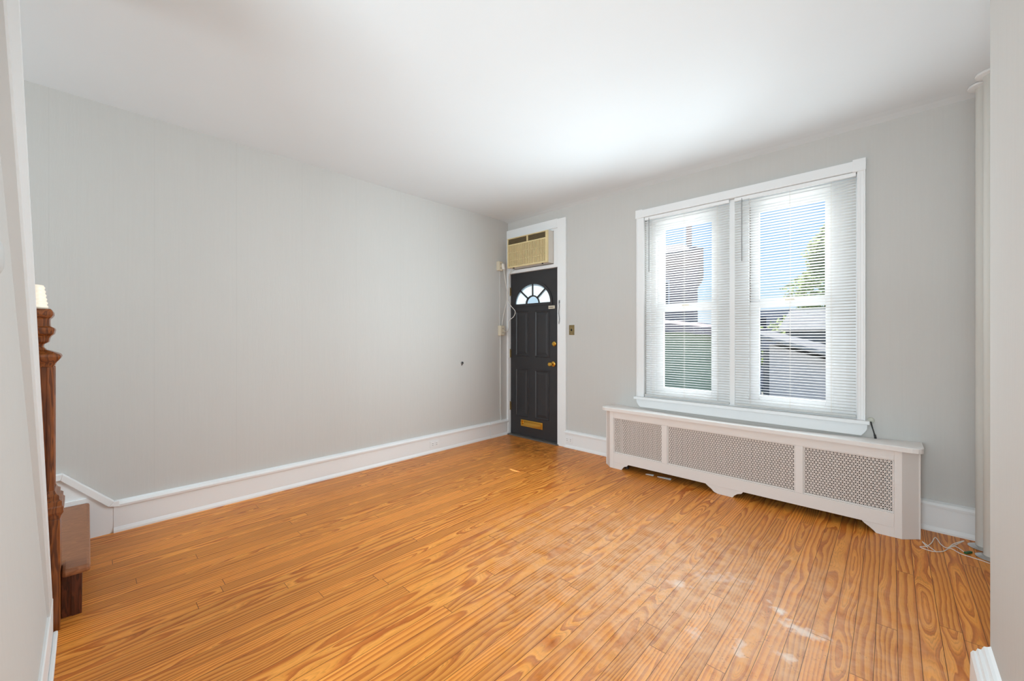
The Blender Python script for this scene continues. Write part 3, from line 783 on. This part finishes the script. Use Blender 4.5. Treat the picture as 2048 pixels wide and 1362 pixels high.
def blind(x0, x1, label, wand_x, cords):
    t = thing('venetian_blind', ((x0 + x1) / 2, 0.0, 0.665), label, 'blind', 'white venetian blinds in the double window')
    obj('headrail', MB().box(x0, x1, -0.014, 0.013, 2.374, 2.402), M['sash'], t, bevel=0.002)
    s = MB()
    pitch, z = 0.0213, 0.712
    tilt = math.radians(17)
    while z < 2.366:
        vs = []
        for k in range(4):
            d = -0.0125 + 0.025 * k / 3
            sag = 0.0016 * (1 - (d / 0.0125) ** 2)
            y = d * math.cos(tilt); zz = z - d * math.sin(tilt) + sag
            vs += [(x0 + 0.002, y, zz), (x1 - 0.002, y, zz)]
        s.add(vs, [(0, 1, 3, 2), (2, 3, 5, 4), (4, 5, 7, 6)])
        z += pitch
    obj('slats', s, M['slat'], t, smooth=True, recalc=False)
    obj('bottom_rail', MB().box(x0, x1, -0.012, 0.012, 0.672, 0.690), mat('blind_rail_white', lin(205, 205, 203), 0.4), t, bevel=0.003)
    for c in cords:
        obj('ladder_cord', MB().box(c - 0.0008, c + 0.0008, -0.0148, -0.0132, 0.690, 2.376).box(c - 0.0008, c + 0.0008, 0.0132, 0.0148, 0.690, 2.376), M['cord_white'], t)
    wd_ = MB().lathe([(0.0042, 0.0), (0.0036, 0.05), (0.0036, 0.50), (0.002, 0.52)], (wand_x, -0.024, 1.868), 'z', 8)
    tag(obj('tilt_wand', wd_, M['wand'], t), 'grey tilt wand')
    return t
blind(1.856, 2.603, 'white venetian blind with open slats hanging in the window nearer the door', 1.905, (1.935, 2.228, 2.510))
blind(2.643, 3.418, 'white venetian blind with open slats hanging in the window nearer the pipes', 2.702, (2.758, 3.030, 3.280))

# ================================================================ RADIATOR COVER
rc = thing('radiator_cover', (2.647, -0.16, 0.0), 'long white radiator cover with pierced metal panels under the window', 'radiator cover')
yf = -0.305
fr = MB()
fr.box(1.645, 1.682, yf, yf + 0.018, 0.0, 0.541); fr.box(3.612, 3.648, yf, yf + 0.018, 0.0, 0.541)
fr.box(1.682, 3.612, yf, yf + 0.018, 0.478, 0.541)
fr.box(1.682, 3.612, yf, yf + 0.018, 0.060, 0.148)
fr.box(2.150, 2.196, yf, yf + 0.018, 0.148, 0.478); fr.box(3.106, 3.152, yf, yf + 0.018, 0.148, 0.478)
ff = obj('front_frame', fr, M['cover'], rc, bevel=0.002)
lip = MB()
for x0, x1 in ((1.682, 2.150), (2.196, 3.106), (3.152, 3.612)):
    for a, c, z0, z1 in ((x0, x1, 0.148, 0.156), (x0, x1, 0.470, 0.478), (x0, x0 + 0.007, 0.156, 0.470), (x1 - 0.007, x1, 0.156, 0.470)):
        lip.box(a, c, yf + 0.006, yf + 0.016, z0, z1)
obj('panel_moulding', lip, M['cover'], ff, bevel=0.003)
for pts in ([(1.682, 0.060), (1.682, 0.0), (1.766, 0.0), (1.776, 0.016), (1.792, 0.034), (1.818, 0.042), (1.832, 0.060)],
            [(2.508, 0.060), (2.524, 0.046), (2.552, 0.028), (2.572, 0.008), (2.602, 0.0), (2.706, 0.0), (2.716, 0.016), (2.738, 0.034), (2.768, 0.044), (2.778, 0.060)],
            [(3.612, 0.060), (3.612, 0.0), (3.530, 0.0), (3.516, 0.014), (3.500, 0.028), (3.474, 0.046), (3.460, 0.060)]):
    obj('bracket_foot', MB().prism(pts, 'y', yf + 0.002, yf + 0.017), M['cover'], rc)
# chamfered corner posts and sides
for sg, xo, xi in ((-1, 1.570, 1.645), (1, 3.726, 3.648)):
    p = MB().prism([(xi, yf), (xo, -0.232), (xo, -0.215), (xi, yf + 0.018)], 'z', 0.0, 0.541)
    p.box(min(xo, xo - sg * 0.016), max(xo, xo - sg * 0.016), -0.236, -0.002, 0.0, 0.541)
    p.box(min(xo, xo + sg * 0.004), max(xo, xo + sg * 0.004), -0.236, -0.212, 0.0, 0.541)
    obj('side_panel', p, M['cover'], rc, bevel=0.002)
# shelf on top, its back edge sagging in the middle
tp = MB()
NX = 24
outl = []
def shelf_pts(u):
    x = 1.558 + (3.742 - 1.558) * u
    e = min(x - 1.558, 3.742 - x)
    yfr = -0.334
    if e < 0.05: yfr = -0.334 + 0.05 - math.sqrt(max(0.0, 0.05 ** 2 - (0.05 - e) ** 2))
    zb = 0.522 + 0.033 * ((x - 2.65) / 1.09) ** 2
    return x, yfr, zb
us = [0, 0.0015, 0.005, 0.011, 0.023] + [i / NX for i in range(1, NX)] + [0.977, 0.989, 0.995, 0.9985, 1]
vs, fs = [], []
for u in us:
    x, yq, zb = shelf_pts(u)
    vs += [(x, yq, 0.567), (x, yq, 0.541), (x, -0.002, zb - 0.022), (x, -0.002, zb), (x, yq + 0.006, 0.571)]
for i in range(len(us) - 1):
    o = i * 5
    for a, c in ((0, 1), (1, 2), (2, 3), (3, 4), (4, 0)):
        fs.append((o + a, o + c, o + 5 + c, o + 5 + a))
fs += [(0, 1, 2, 3, 4), tuple(len(vs) - 5 + i for i in (4, 3, 2, 1, 0))]
tp.add(vs, fs)
obj('top_shelf', tp, M['cover'], rc)
rad = thing('radiator', (2.65, -0.17, 0.0), 'dark cast iron radiator inside the white pierced cover', 'radiator')
sec = MB()
for i in range(42):
    x = 1.76 + i * 0.0435
    for y in (-0.225, -0.165, -0.105):
        sec.lathe([(0.008, 0.07), (0.019, 0.10), (0.017, 0.30), (0.019, 0.44), (0.006, 0.475)], (x, y, 0.0), 'z', 6)
sec.box(1.74, 3.57, -0.245, -0.085, 0.09, 0.13).box(1.74, 3.57, -0.245, -0.085, 0.42, 0.46)
obj('sections', sec, mat('dark_cast_iron', lin(58, 48, 42), 0.6), rad)
for x in (1.78, 3.53):
    for y in (-0.225, -0.105):
        obj('leg', MB().lathe([(0.02, 0.0), (0.013, 0.03), (0.014, 0.10)], (x, y, 0), 'z', 10), mat('dark_cast_iron_leg', lin(58, 48, 42), 0.6), rad)
# pierced sheet: triangular lattice with a triangular hole in every cell
def grille(x0, x1, z0, z1):
    m = MB(); a = 0.0188; h = a * math.sqrt(3) / 2; y0, y1 = yf + 0.014, yf + 0.0155
    k = 0.56
    j = 0
    z = z0
    while z < z1 - 1e-6:
        i = -1
        xo = x0 + (0.5 * a if j % 2 else 0.0)
        x = xo - a
        while x < x1 + a:
            for tri in (((x, z), (x + a, z), (x + a / 2, z + h)), ((x + a / 2, z + h), (x + a, z), (x + 1.5 * a, z + h))):
                cx = sum(p[0] for p in tri) / 3; cz = sum(p[1] for p in tri) / 3
                if cx < x0 - 0.003 or cx > x1 + 0.003 or cz > z1: continue
                inn = [(cx + (p[0] - cx) * k, cz + (p[1] - cz) * k) for p in tri]
                vs = [(p[0], y0, p[1]) for p in tri] + [(p[0], y0, p[1]) for p in inn] + [(p[0], y1, p[1]) for p in inn]
                m.add(vs, [(0, 1, 4, 3), (1, 2, 5, 4), (2, 0, 3, 5), (3, 4, 7, 6), (4, 5, 8, 7), (5, 3, 6, 8)])
            x += a
        z += h; j += 1
    return m
for x0, x1 in ((1.682, 2.150), (2.196, 3.106), (3.152, 3.612)):
    tag(obj('pierced_panel', grille(x0 - 0.004, x1 + 0.004, 0.150, 0.478), M['grille'], rc, recalc=False), 'white sheet metal panel pierced with small triangles')
for x, y, w_, label in ((2.020, -0.252, 0.035, 'small white paper scrap on the floor under the radiator cover'), (2.150, -0.246, 0.060, 'longer white paper scrap on the floor under the radiator cover')):
    tag(obj('paper_scrap', MB().hexa([(x - w_, y - 0.012, 0.001), (x + w_, y - 0.014, 0.001), (x + w_ * 0.9, y + 0.012, 0.001), (x - w_ * 0.8, y + 0.010, 0.001), (x - w_, y - 0.012, 0.006), (x + w_, y - 0.014, 0.003), (x + w_ * 0.9, y + 0.012, 0.009), (x - w_ * 0.8, y + 0.010, 0.004)]), M['paper']), label, 'paper')

# round cover with black cable by the window stool
wk = thing('cable_entry', (3.497, -0.01, 0.55), 'round whitish wall bushing with a black cable beside the window stool', 'cable')
tag(obj('bushing', MB().lathe([(0.020, 0.0), (0.020, -0.006), (0.014, -0.012), (0.006, -0.016)], (3.496, 0, 0.664), 'y', 18), mat('putty_grey', lin(196, 194, 182), 0.7, bump=(160, 0.8, (1, 1, 1))), wk), 'round whitish bushing')
tag(obj('black_cable', MB().tube([(3.496, -0.016, 0.655), (3.502, -0.024, 0.625), (3.512, -0.026, 0.585), (3.520, -0.026, 0.548), (3.521, -0.03, 0.520)], 0.004, 8).tube([(3.516, -0.026, 0.572), (3.519, -0.027, 0.556), (3.521, -0.028, 0.538)], 0.0065, 8), M['black_rubber'], wk), 'black cable')

# ================================================================ HEATING PIPES
def pipe(x, y, r, label):
    t = thing('heating_pipe', (x, y, 0), label, 'pipe', 'grey heating pipes in the right corner')
    obj('riser_pipe', MB().lathe([(r, 0.010), (r, H + 0.01)], (x, y, 0), 'z', 32), M['pipe'], t, smooth=True)
    zc_ = H + 0.012
    tag(obj('ceiling_plate', MB().lathe([(r + 0.004, zc_ - 0.016), (r + 0.030, zc_ - 0.012), (r + 0.032, zc_ - 0.004), (r + 0.030, zc_)], (x, y, 0), 'z', 32), M['trim'], t, smooth=True), 'white ceiling plate')
    tag(obj('floor_plate', MB().lathe([(r + 0.030, 0.0), (r + 0.031, 0.004), (r + 0.012, 0.013), (r + 0.002, 0.016)], (x, y, 0), 'z', 32), M['chrome'], t, smooth=True), 'chrome floor plate')
    return t
pipe(3.994, -0.125, 0.034, 'grey heating pipe further back in the corner by the window wall')
pipe(4.010, -0.262, 0.034, 'grey heating pipe in front of the other pipe beside the near wall end')

# loose cable on the floor
lc = thing('loose_cable', (3.83, -0.28, 0.0), 'thin cream cable with a green connector lying on the floor by the pipes', 'cable')
r_ = 0.0022
P = lambda x, y, z=0.004: (x, y, z)
lcm = MB().tube([P(3.906, -0.276), P(3.875, -0.215), P(3.845, -0.262), P(3.915, -0.130, 0.02), P(3.868, -0.20, 0.012), P(3.838, -0.270), P(3.815, -0.240), P(3.795, -0.170, 0.014), P(3.775, -0.250), P(3.750, -0.330), P(3.722, -0.366), P(3.770, -0.385), P(3.815, -0.345), P(3.850, -0.268), P(3.885, -0.309), P(3.925, -0.325), P(3.965, -0.338), P(3.99, -0.350)], r_, 6, 8)
lcm.tube([P(3.755, -0.350), P(3.735, -0.286, 0.010), P(3.750, -0.300), P(3.785, -0.372)], r_, 6, 8)
obj('cable_loops', lcm, M['cord_white'], lc)
tag(obj('connector', MB().hexa([(3.900, -0.286, 0.001), (3.912, -0.292, 0.001), (3.938, -0.254, 0.001), (3.928, -0.246, 0.001), (3.900, -0.286, 0.012), (3.912, -0.292, 0.012), (3.938, -0.254, 0.012), (3.928, -0.246, 0.012)]), M['green'], lc, bevel=0.002), 'green connector')

# ================================================================ STAIR FOOT AND NEWEL
stt = thing('stair_step', (0.49, -3.76, 0.0), 'worn brown oak step at the foot of the stairs against the left wall', 'stairs')
obj('tread', MB().prism([(0.020, -4.60), (0.893, -4.60), (0.893, -3.8095), (1.000, -3.8095), (1.000, -3.722), (0.020, -3.722)], 'z', 0.192, 0.226), M['tread'], stt, bevel=0.012)
obj('riser', MB().box(0.020, 0.957, -3.780, -3.749, 0.0, 0.192), M['riser'], stt)
obj('stringer', MB().box(0.868, 0.890, -4.60, -3.780, 0.0, 0.192).box(0.890, 0.952, -3.8095, -3.780, 0.0, 0.192), M['riser'], stt)
NX_, NY_ = 0.974, -3.888
nw = thing('newel_post', (NX_, NY_, 0), 'dark varnished square newel post half hidden behind the near wall', 'newel post')
obj('base_block', MB().stack([(0.0765, 0.0), (0.0765, 0.472)], NX_, NY_), M['newel'], nw, bevel=0.004)
obj('base_moulding', MB().stack([(0.0765, 0.472), (0.080, 0.488), (0.0865, 0.500), (0.0865, 0.522), (0.082, 0.528), (0.082, 0.545), (0.074, 0.553), (0.074, 0.568), (0.066, 0.576), (0.061, 0.590)], NX_, NY_), M['newel'], nw)
sh = MB().stack([(0.056, 0.580), (0.056, 1.112)], NX_, NY_)
for sx in (-1, 1):
    for sy in (-1, 1):
        sh.box(NX_ + sx * 0.049 - 0.011, NX_ + sx * 0.049 + 0.011, NY_ + sy * 0.049 - 0.011, NY_ + sy * 0.049 + 0.011, 0.580, 1.112)
obj('shaft', sh, M['newel'], nw, bevel=0.003)
obj('turned_cap', MB().stack([(0.057, 1.110), (0.063, 1.127), (0.068, 1.134), (0.075, 1.144), (0.080, 1.154), (0.077, 1.164), (0.060, 1.174), (0.036, 1.184), (0.027, 1.198), (0.030, 1.208), (0.043, 1.217), (0.045, 1.232), (0.049, 1.242), (0.058, 1.252), (0.061, 1.268), (0.060, 1.276), (0.047, 1.284), (0.046, 1.300), (0.046, 1.316), (0.052, 1.322), (0.057, 1.332), (0.056, 1.344), (0.050, 1.357)], NX_, NY_), M['newel'], nw, bevel=0.003)
lp = thing('newel_lamp', (NX_, NY_, 1.357), 'small lit ribbed glass lamp standing on the newel post', 'lamp')
prof = []
for i in range(25):
    z = 0.004 + 0.096 * i / 24
    prof.append((0.041 - 0.011 * i / 24 + 0.0012 * (1 if i % 4 in (1, 2) else -1), z))
prof.append((0.022, 0.102))
obj('lamp_shade', MB().lathe(prof, (NX_, NY_, 1.357), 'z', 28), M['lamp'], lp, smooth=True)
tag(obj('lamp_base', MB().lathe([(0.040, 0.0), (0.041, 0.006), (0.036, 0.008)], (NX_, NY_, 1.357), 'z', 28), M['cream'], lp), 'pale lamp base ring')

# round dial on the near wall
th_y = yC(1.45)
th = thing('round_thermostat', (1.86, th_y, 1.40), 'round grey thermostat on the near wall at the left picture edge', 'thermostat')
obj('dial_body', MB().lathe([(0.052, 0.004), (0.052, 0.016), (0.046, 0.026), (0.030, 0.032)], (1.86, th_y, 1.452), 'y', 32), mat('thermostat_grey', lin(196, 196, 194), 0.4), th, smooth=True)
obj('dial_ring', MB().lathe([(0.056, -0.006), (0.056, 0.005), (0.050, 0.006)], (1.86, th_y, 1.452), 'y', 32), M['steel'], th, smooth=True)

# ================================================================ OUTSIDE
gm = mat('asphalt', lin(120, 120, 118), 0.9, vary=0.1)
struct('ground_street', MB().box(-40, 40, 0.6, 60, -1.3, -1.15), gm, 'grey street and yards outside the window', 'ground')
siding_dark = mat('dark_shingle_siding', lin(172, 156, 150), 0.85, bump=(4, 0.5, (1, 1, 14)), vary=0.15, vscale=6)
roof_grey = mat('pale_grey_roofing', lin(112, 110, 114), 0.8, vary=0.08, vscale=5)
green_siding = mat('green_siding', lin(168, 182, 150), 0.8, bump=(3, 0.5, (0.2, 0.2, 18)), vary=0.08)
grey_siding = mat('grey_metal_siding', lin(226, 216, 206), 0.7, bump=(3, 0.6, (12, 0.2, 0.2)), vary=0.1)
slate = mat('dark_slate', lin(120, 124, 126), 0.8, vary=0.15, vscale=4)
brick = mat('chimney_brick', lin(150, 122, 116), 0.9, vary=0.15, vscale=20)
dark_glass = mat('dark_pane', lin(60, 66, 78), 0.15)
ch_ = thing('neighbour_house', (-3.5, 12, -1.2), 'dark shingled house with a pale flared roof seen through the left window', 'house')
def footprint(o, z):
    return [(-7.0, 10.0 - o, z), (-1.02 + o, 10.0 - o, z), (-3.04 + o, 16.0, z), (-9.0, 16.0, z)]
def loft(rings):
    vs = [p for r in rings for p in r]; m = len(rings)
    fs = [(j * 4 + k, j * 4 + (k + 1) % 4, (j + 1) * 4 + (k + 1) % 4, (j + 1) * 4 + k) for j in range(m - 1) for k in range(4)]
    return MB().add(vs, fs + [(3, 2, 1, 0), tuple((m - 1) * 4 + k for k in range(4))])
obj('house_wall', loft([footprint(0, -1.2), footprint(0, 3.56)]), siding_dark, ch_)
obj('flared_cornice', loft([footprint(0, 3.55), footprint(0.06, 3.66), footprint(0.18, 3.82), footprint(0.23, 3.94), footprint(0.24, 4.02)]), siding_dark, ch_)
obj('house_roof', loft([footprint(0.25, 4.02), footprint(0.26, 4.09), [(-7.0, 10.5, 4.50), (-1.72, 10.5, 4.50), (-3.4, 15.4, 4.50), (-9.0, 15.4, 4.50)]]), roof_grey, ch_)
obj('chimney', MB().box(-1.50, -1.36, 10.3, 10.44, 4.2, 5.6), brick, ch_)
for x0 in (-2.05,):
    wn_ = obj('house_window', MB().box(x0 - 0.5, x0 + 0.12, 9.95, 10.02, 2.3, 3.2), M['trim'], ch_)
    obj('house_pane', MB().box(x0 - 0.45, x0 + 0.07, 9.93, 9.96, 2.35, 3.15), dark_glass, wn_)
gs = thing('green_shed', (-1.0, 7.2, -1.2), 'green sided shed with a low pale roof seen low through the left window', 'shed')
obj('shed_wall', MB().box(-4.0, 1.05, 6.0, 8.4, -1.2, 1.36), green_siding, gs)
obj('shed_roof', MB().hexa([(-4.2, 5.75, 1.92), (1.2, 5.75, 1.22), (1.2, 8.6, 1.30), (-4.2, 8.6, 2.0), (-4.2, 5.75, 2.06), (1.2, 5.75, 1.40), (1.2, 8.6, 1.46), (-4.2, 8.6, 2.14)]), mat('pinkish_roof_edge', lin(160, 146, 144), 0.8), gs)
row = thing('row_building', (-0.3, 19, -1.2), 'distant pale building behind the green shed roof', 'building')
obj('building_wall', MB().box(-3.2, 2.2, 19, 22, -1.2, 2.6), mat('pale_render', lin(190, 190, 200), 0.9), row)
for x0 in (-1.2, -0.2, 0.8):
    obj('building_window', MB().box(x0, x0 + 0.35, 18.95, 19.02, 1.6, 2.25), dark_glass, row)
gg = thing('grey_garage', (3.6, 7.2, -1.2), 'grey metal sided garage with a corrugated sloping roof low in the right window', 'garage')
obj('garage_wall', MB().prism([(1.75, -1.2), (6.0, -1.2), (6.0, -0.2), (1.75, 1.10)], 'y', 6.0, 8.0), grey_siding, gg)
cr_ = MB()
npt = 44
top = []; bot = []
for i in range(npt + 1):
    y = 5.7 + 2.5 * i / npt
    z = 0.035 * math.sin(i * math.pi / 2)
    top.append((y, z)); bot.append((y, z - 0.03))
vs = []; fs = []
for x, zz in ((1.45, 1.36), (6.2, -0.10)):
    vs += [(x, y, zz + z) for y, z in top] + [(x, y, zz + z - 0.06) for y, z in top]
n1 = npt + 1
for i in range(npt):
    fs += [(i, i + 1, 2 * n1 + i + 1, 2 * n1 + i), (n1 + i, 3 * n1 + i, 3 * n1 + i + 1, n1 + i + 1), (i, n1 + i, n1 + i + 1, i + 1)]
fs += [(0, 2 * n1, 3 * n1, n1), (npt, n1 + npt, 3 * n1 + npt, 2 * n1 + npt)]
cr_.add(vs, fs)
obj('corrugated_roof', cr_, mat('weathered_roof_sheet', lin(160, 158, 154), 0.6, vary=0.1), gg)
obj('corner_post', MB().box(1.52, 1.60, 5.95, 6.03, -1.2, 1.2), M['trim'], gg)
obj('garage_opening', MB().box(1.62, 1.76, 6.1, 6.2, -1.2, 1.0), slate, gg)
dh = thing('slate_house', (5.5, 12, -1.2), 'low dark slate roofed building behind the garage in the right window', 'building')
obj('slate_wall', MB().box(1.45, 9.5, 9.6, 13.0, -1.2, 1.5), slate, dh)
obj('slate_roof', MB().prism([(9.4, 1.45), (13.2, 1.45), (11.3, 2.1)], 'x', 1.3, 9.7), slate, dh)

leaf_m = translucent_mat('leaf_green', lin(130, 150, 92), lin(150, 176, 100), 0.04, 0.4, 0.5)
leaf_p = translucent_mat('pale_leaf_green', lin(170, 180, 136), lin(190, 206, 150), 0.04, 0.4, 0.5)
bark = mat('bark', lin(90, 76, 62), 0.9, vary=0.2)
def tree(name, label, x, y, z0, h, rad, n, m, cone=True):
    t = thing(name, (x, y, -1.2), label, 'tree')
    obj('trunk', MB().lathe([(0.16, 0), (0.12, 1.5), (0.04, h - 0.4)], (x, y, -1.2), 'z', 10), bark, t)
    lm = MB()
    for i in range(n):
        u = random.random() ** 0.8
        zz = z0 + u * (h - z0 - 1.2)
        rr = rad * ((1 - u) ** 0.75 if cone else math.sqrt(max(0.05, 1 - (2 * u - 1) ** 2)))
        rr *= 0.75 + 0.35 * math.sin(u * 23 + 2) * 0.6 + 0.2 * random.random()
        a = random.uniform(0, 6.283); q = rr * math.sqrt(random.uniform(0.15, 1))
        c = Vector((x + q * math.cos(a), y + q * math.sin(a), zz))
        s = random.uniform(0.06, 0.13)
        d1 = Vector((random.uniform(-1, 1), random.uniform(-1, 1), random.uniform(-0.6, 0.6))).normalized() * s
        d2 = Vector((random.uniform(-1, 1), random.uniform(-1, 1), random.uniform(-1, 1))).normalized() * s * 0.6
        lm.add([c - d1, c + d2, c + d1, c - d2], [(0, 1, 2, 3)])
    obj('leaves', lm, m, t, recalc=False)
    return t
tree('leafy_tree', 'tall pale green tree rising behind the slate roof in the right window', 1.9, 15.8, 0.2, 7.1, 2.5, 9000, leaf_p)
tree('leafy_tree', 'thin dark tree at the upper right of the right window', 5.4, 21.0, 1.0, 10.5, 2.2, 2600, leaf_m)
tree('round_shrub', 'low round green bush at the left of the right window', 0.55, 9.15, -1.0, 3.3, 0.45, 1600, leaf_m, False)

aw = thing('window_awning', (2.2, 0.9, 2.75), 'metal awning over the double window outside', 'awning')  # out of view, added only to shade the windows from direct sun
obj('awning_sheet', MB().hexa([(0.80, 0.2, 2.95), (3.75, 0.2, 2.95), (3.75, 1.6, 2.76), (0.80, 1.6, 2.76), (0.80, 0.2, 2.98), (3.75, 0.2, 2.98), (3.75, 1.6, 2.79), (0.80, 1.6, 2.79)]), M['trim'], aw)
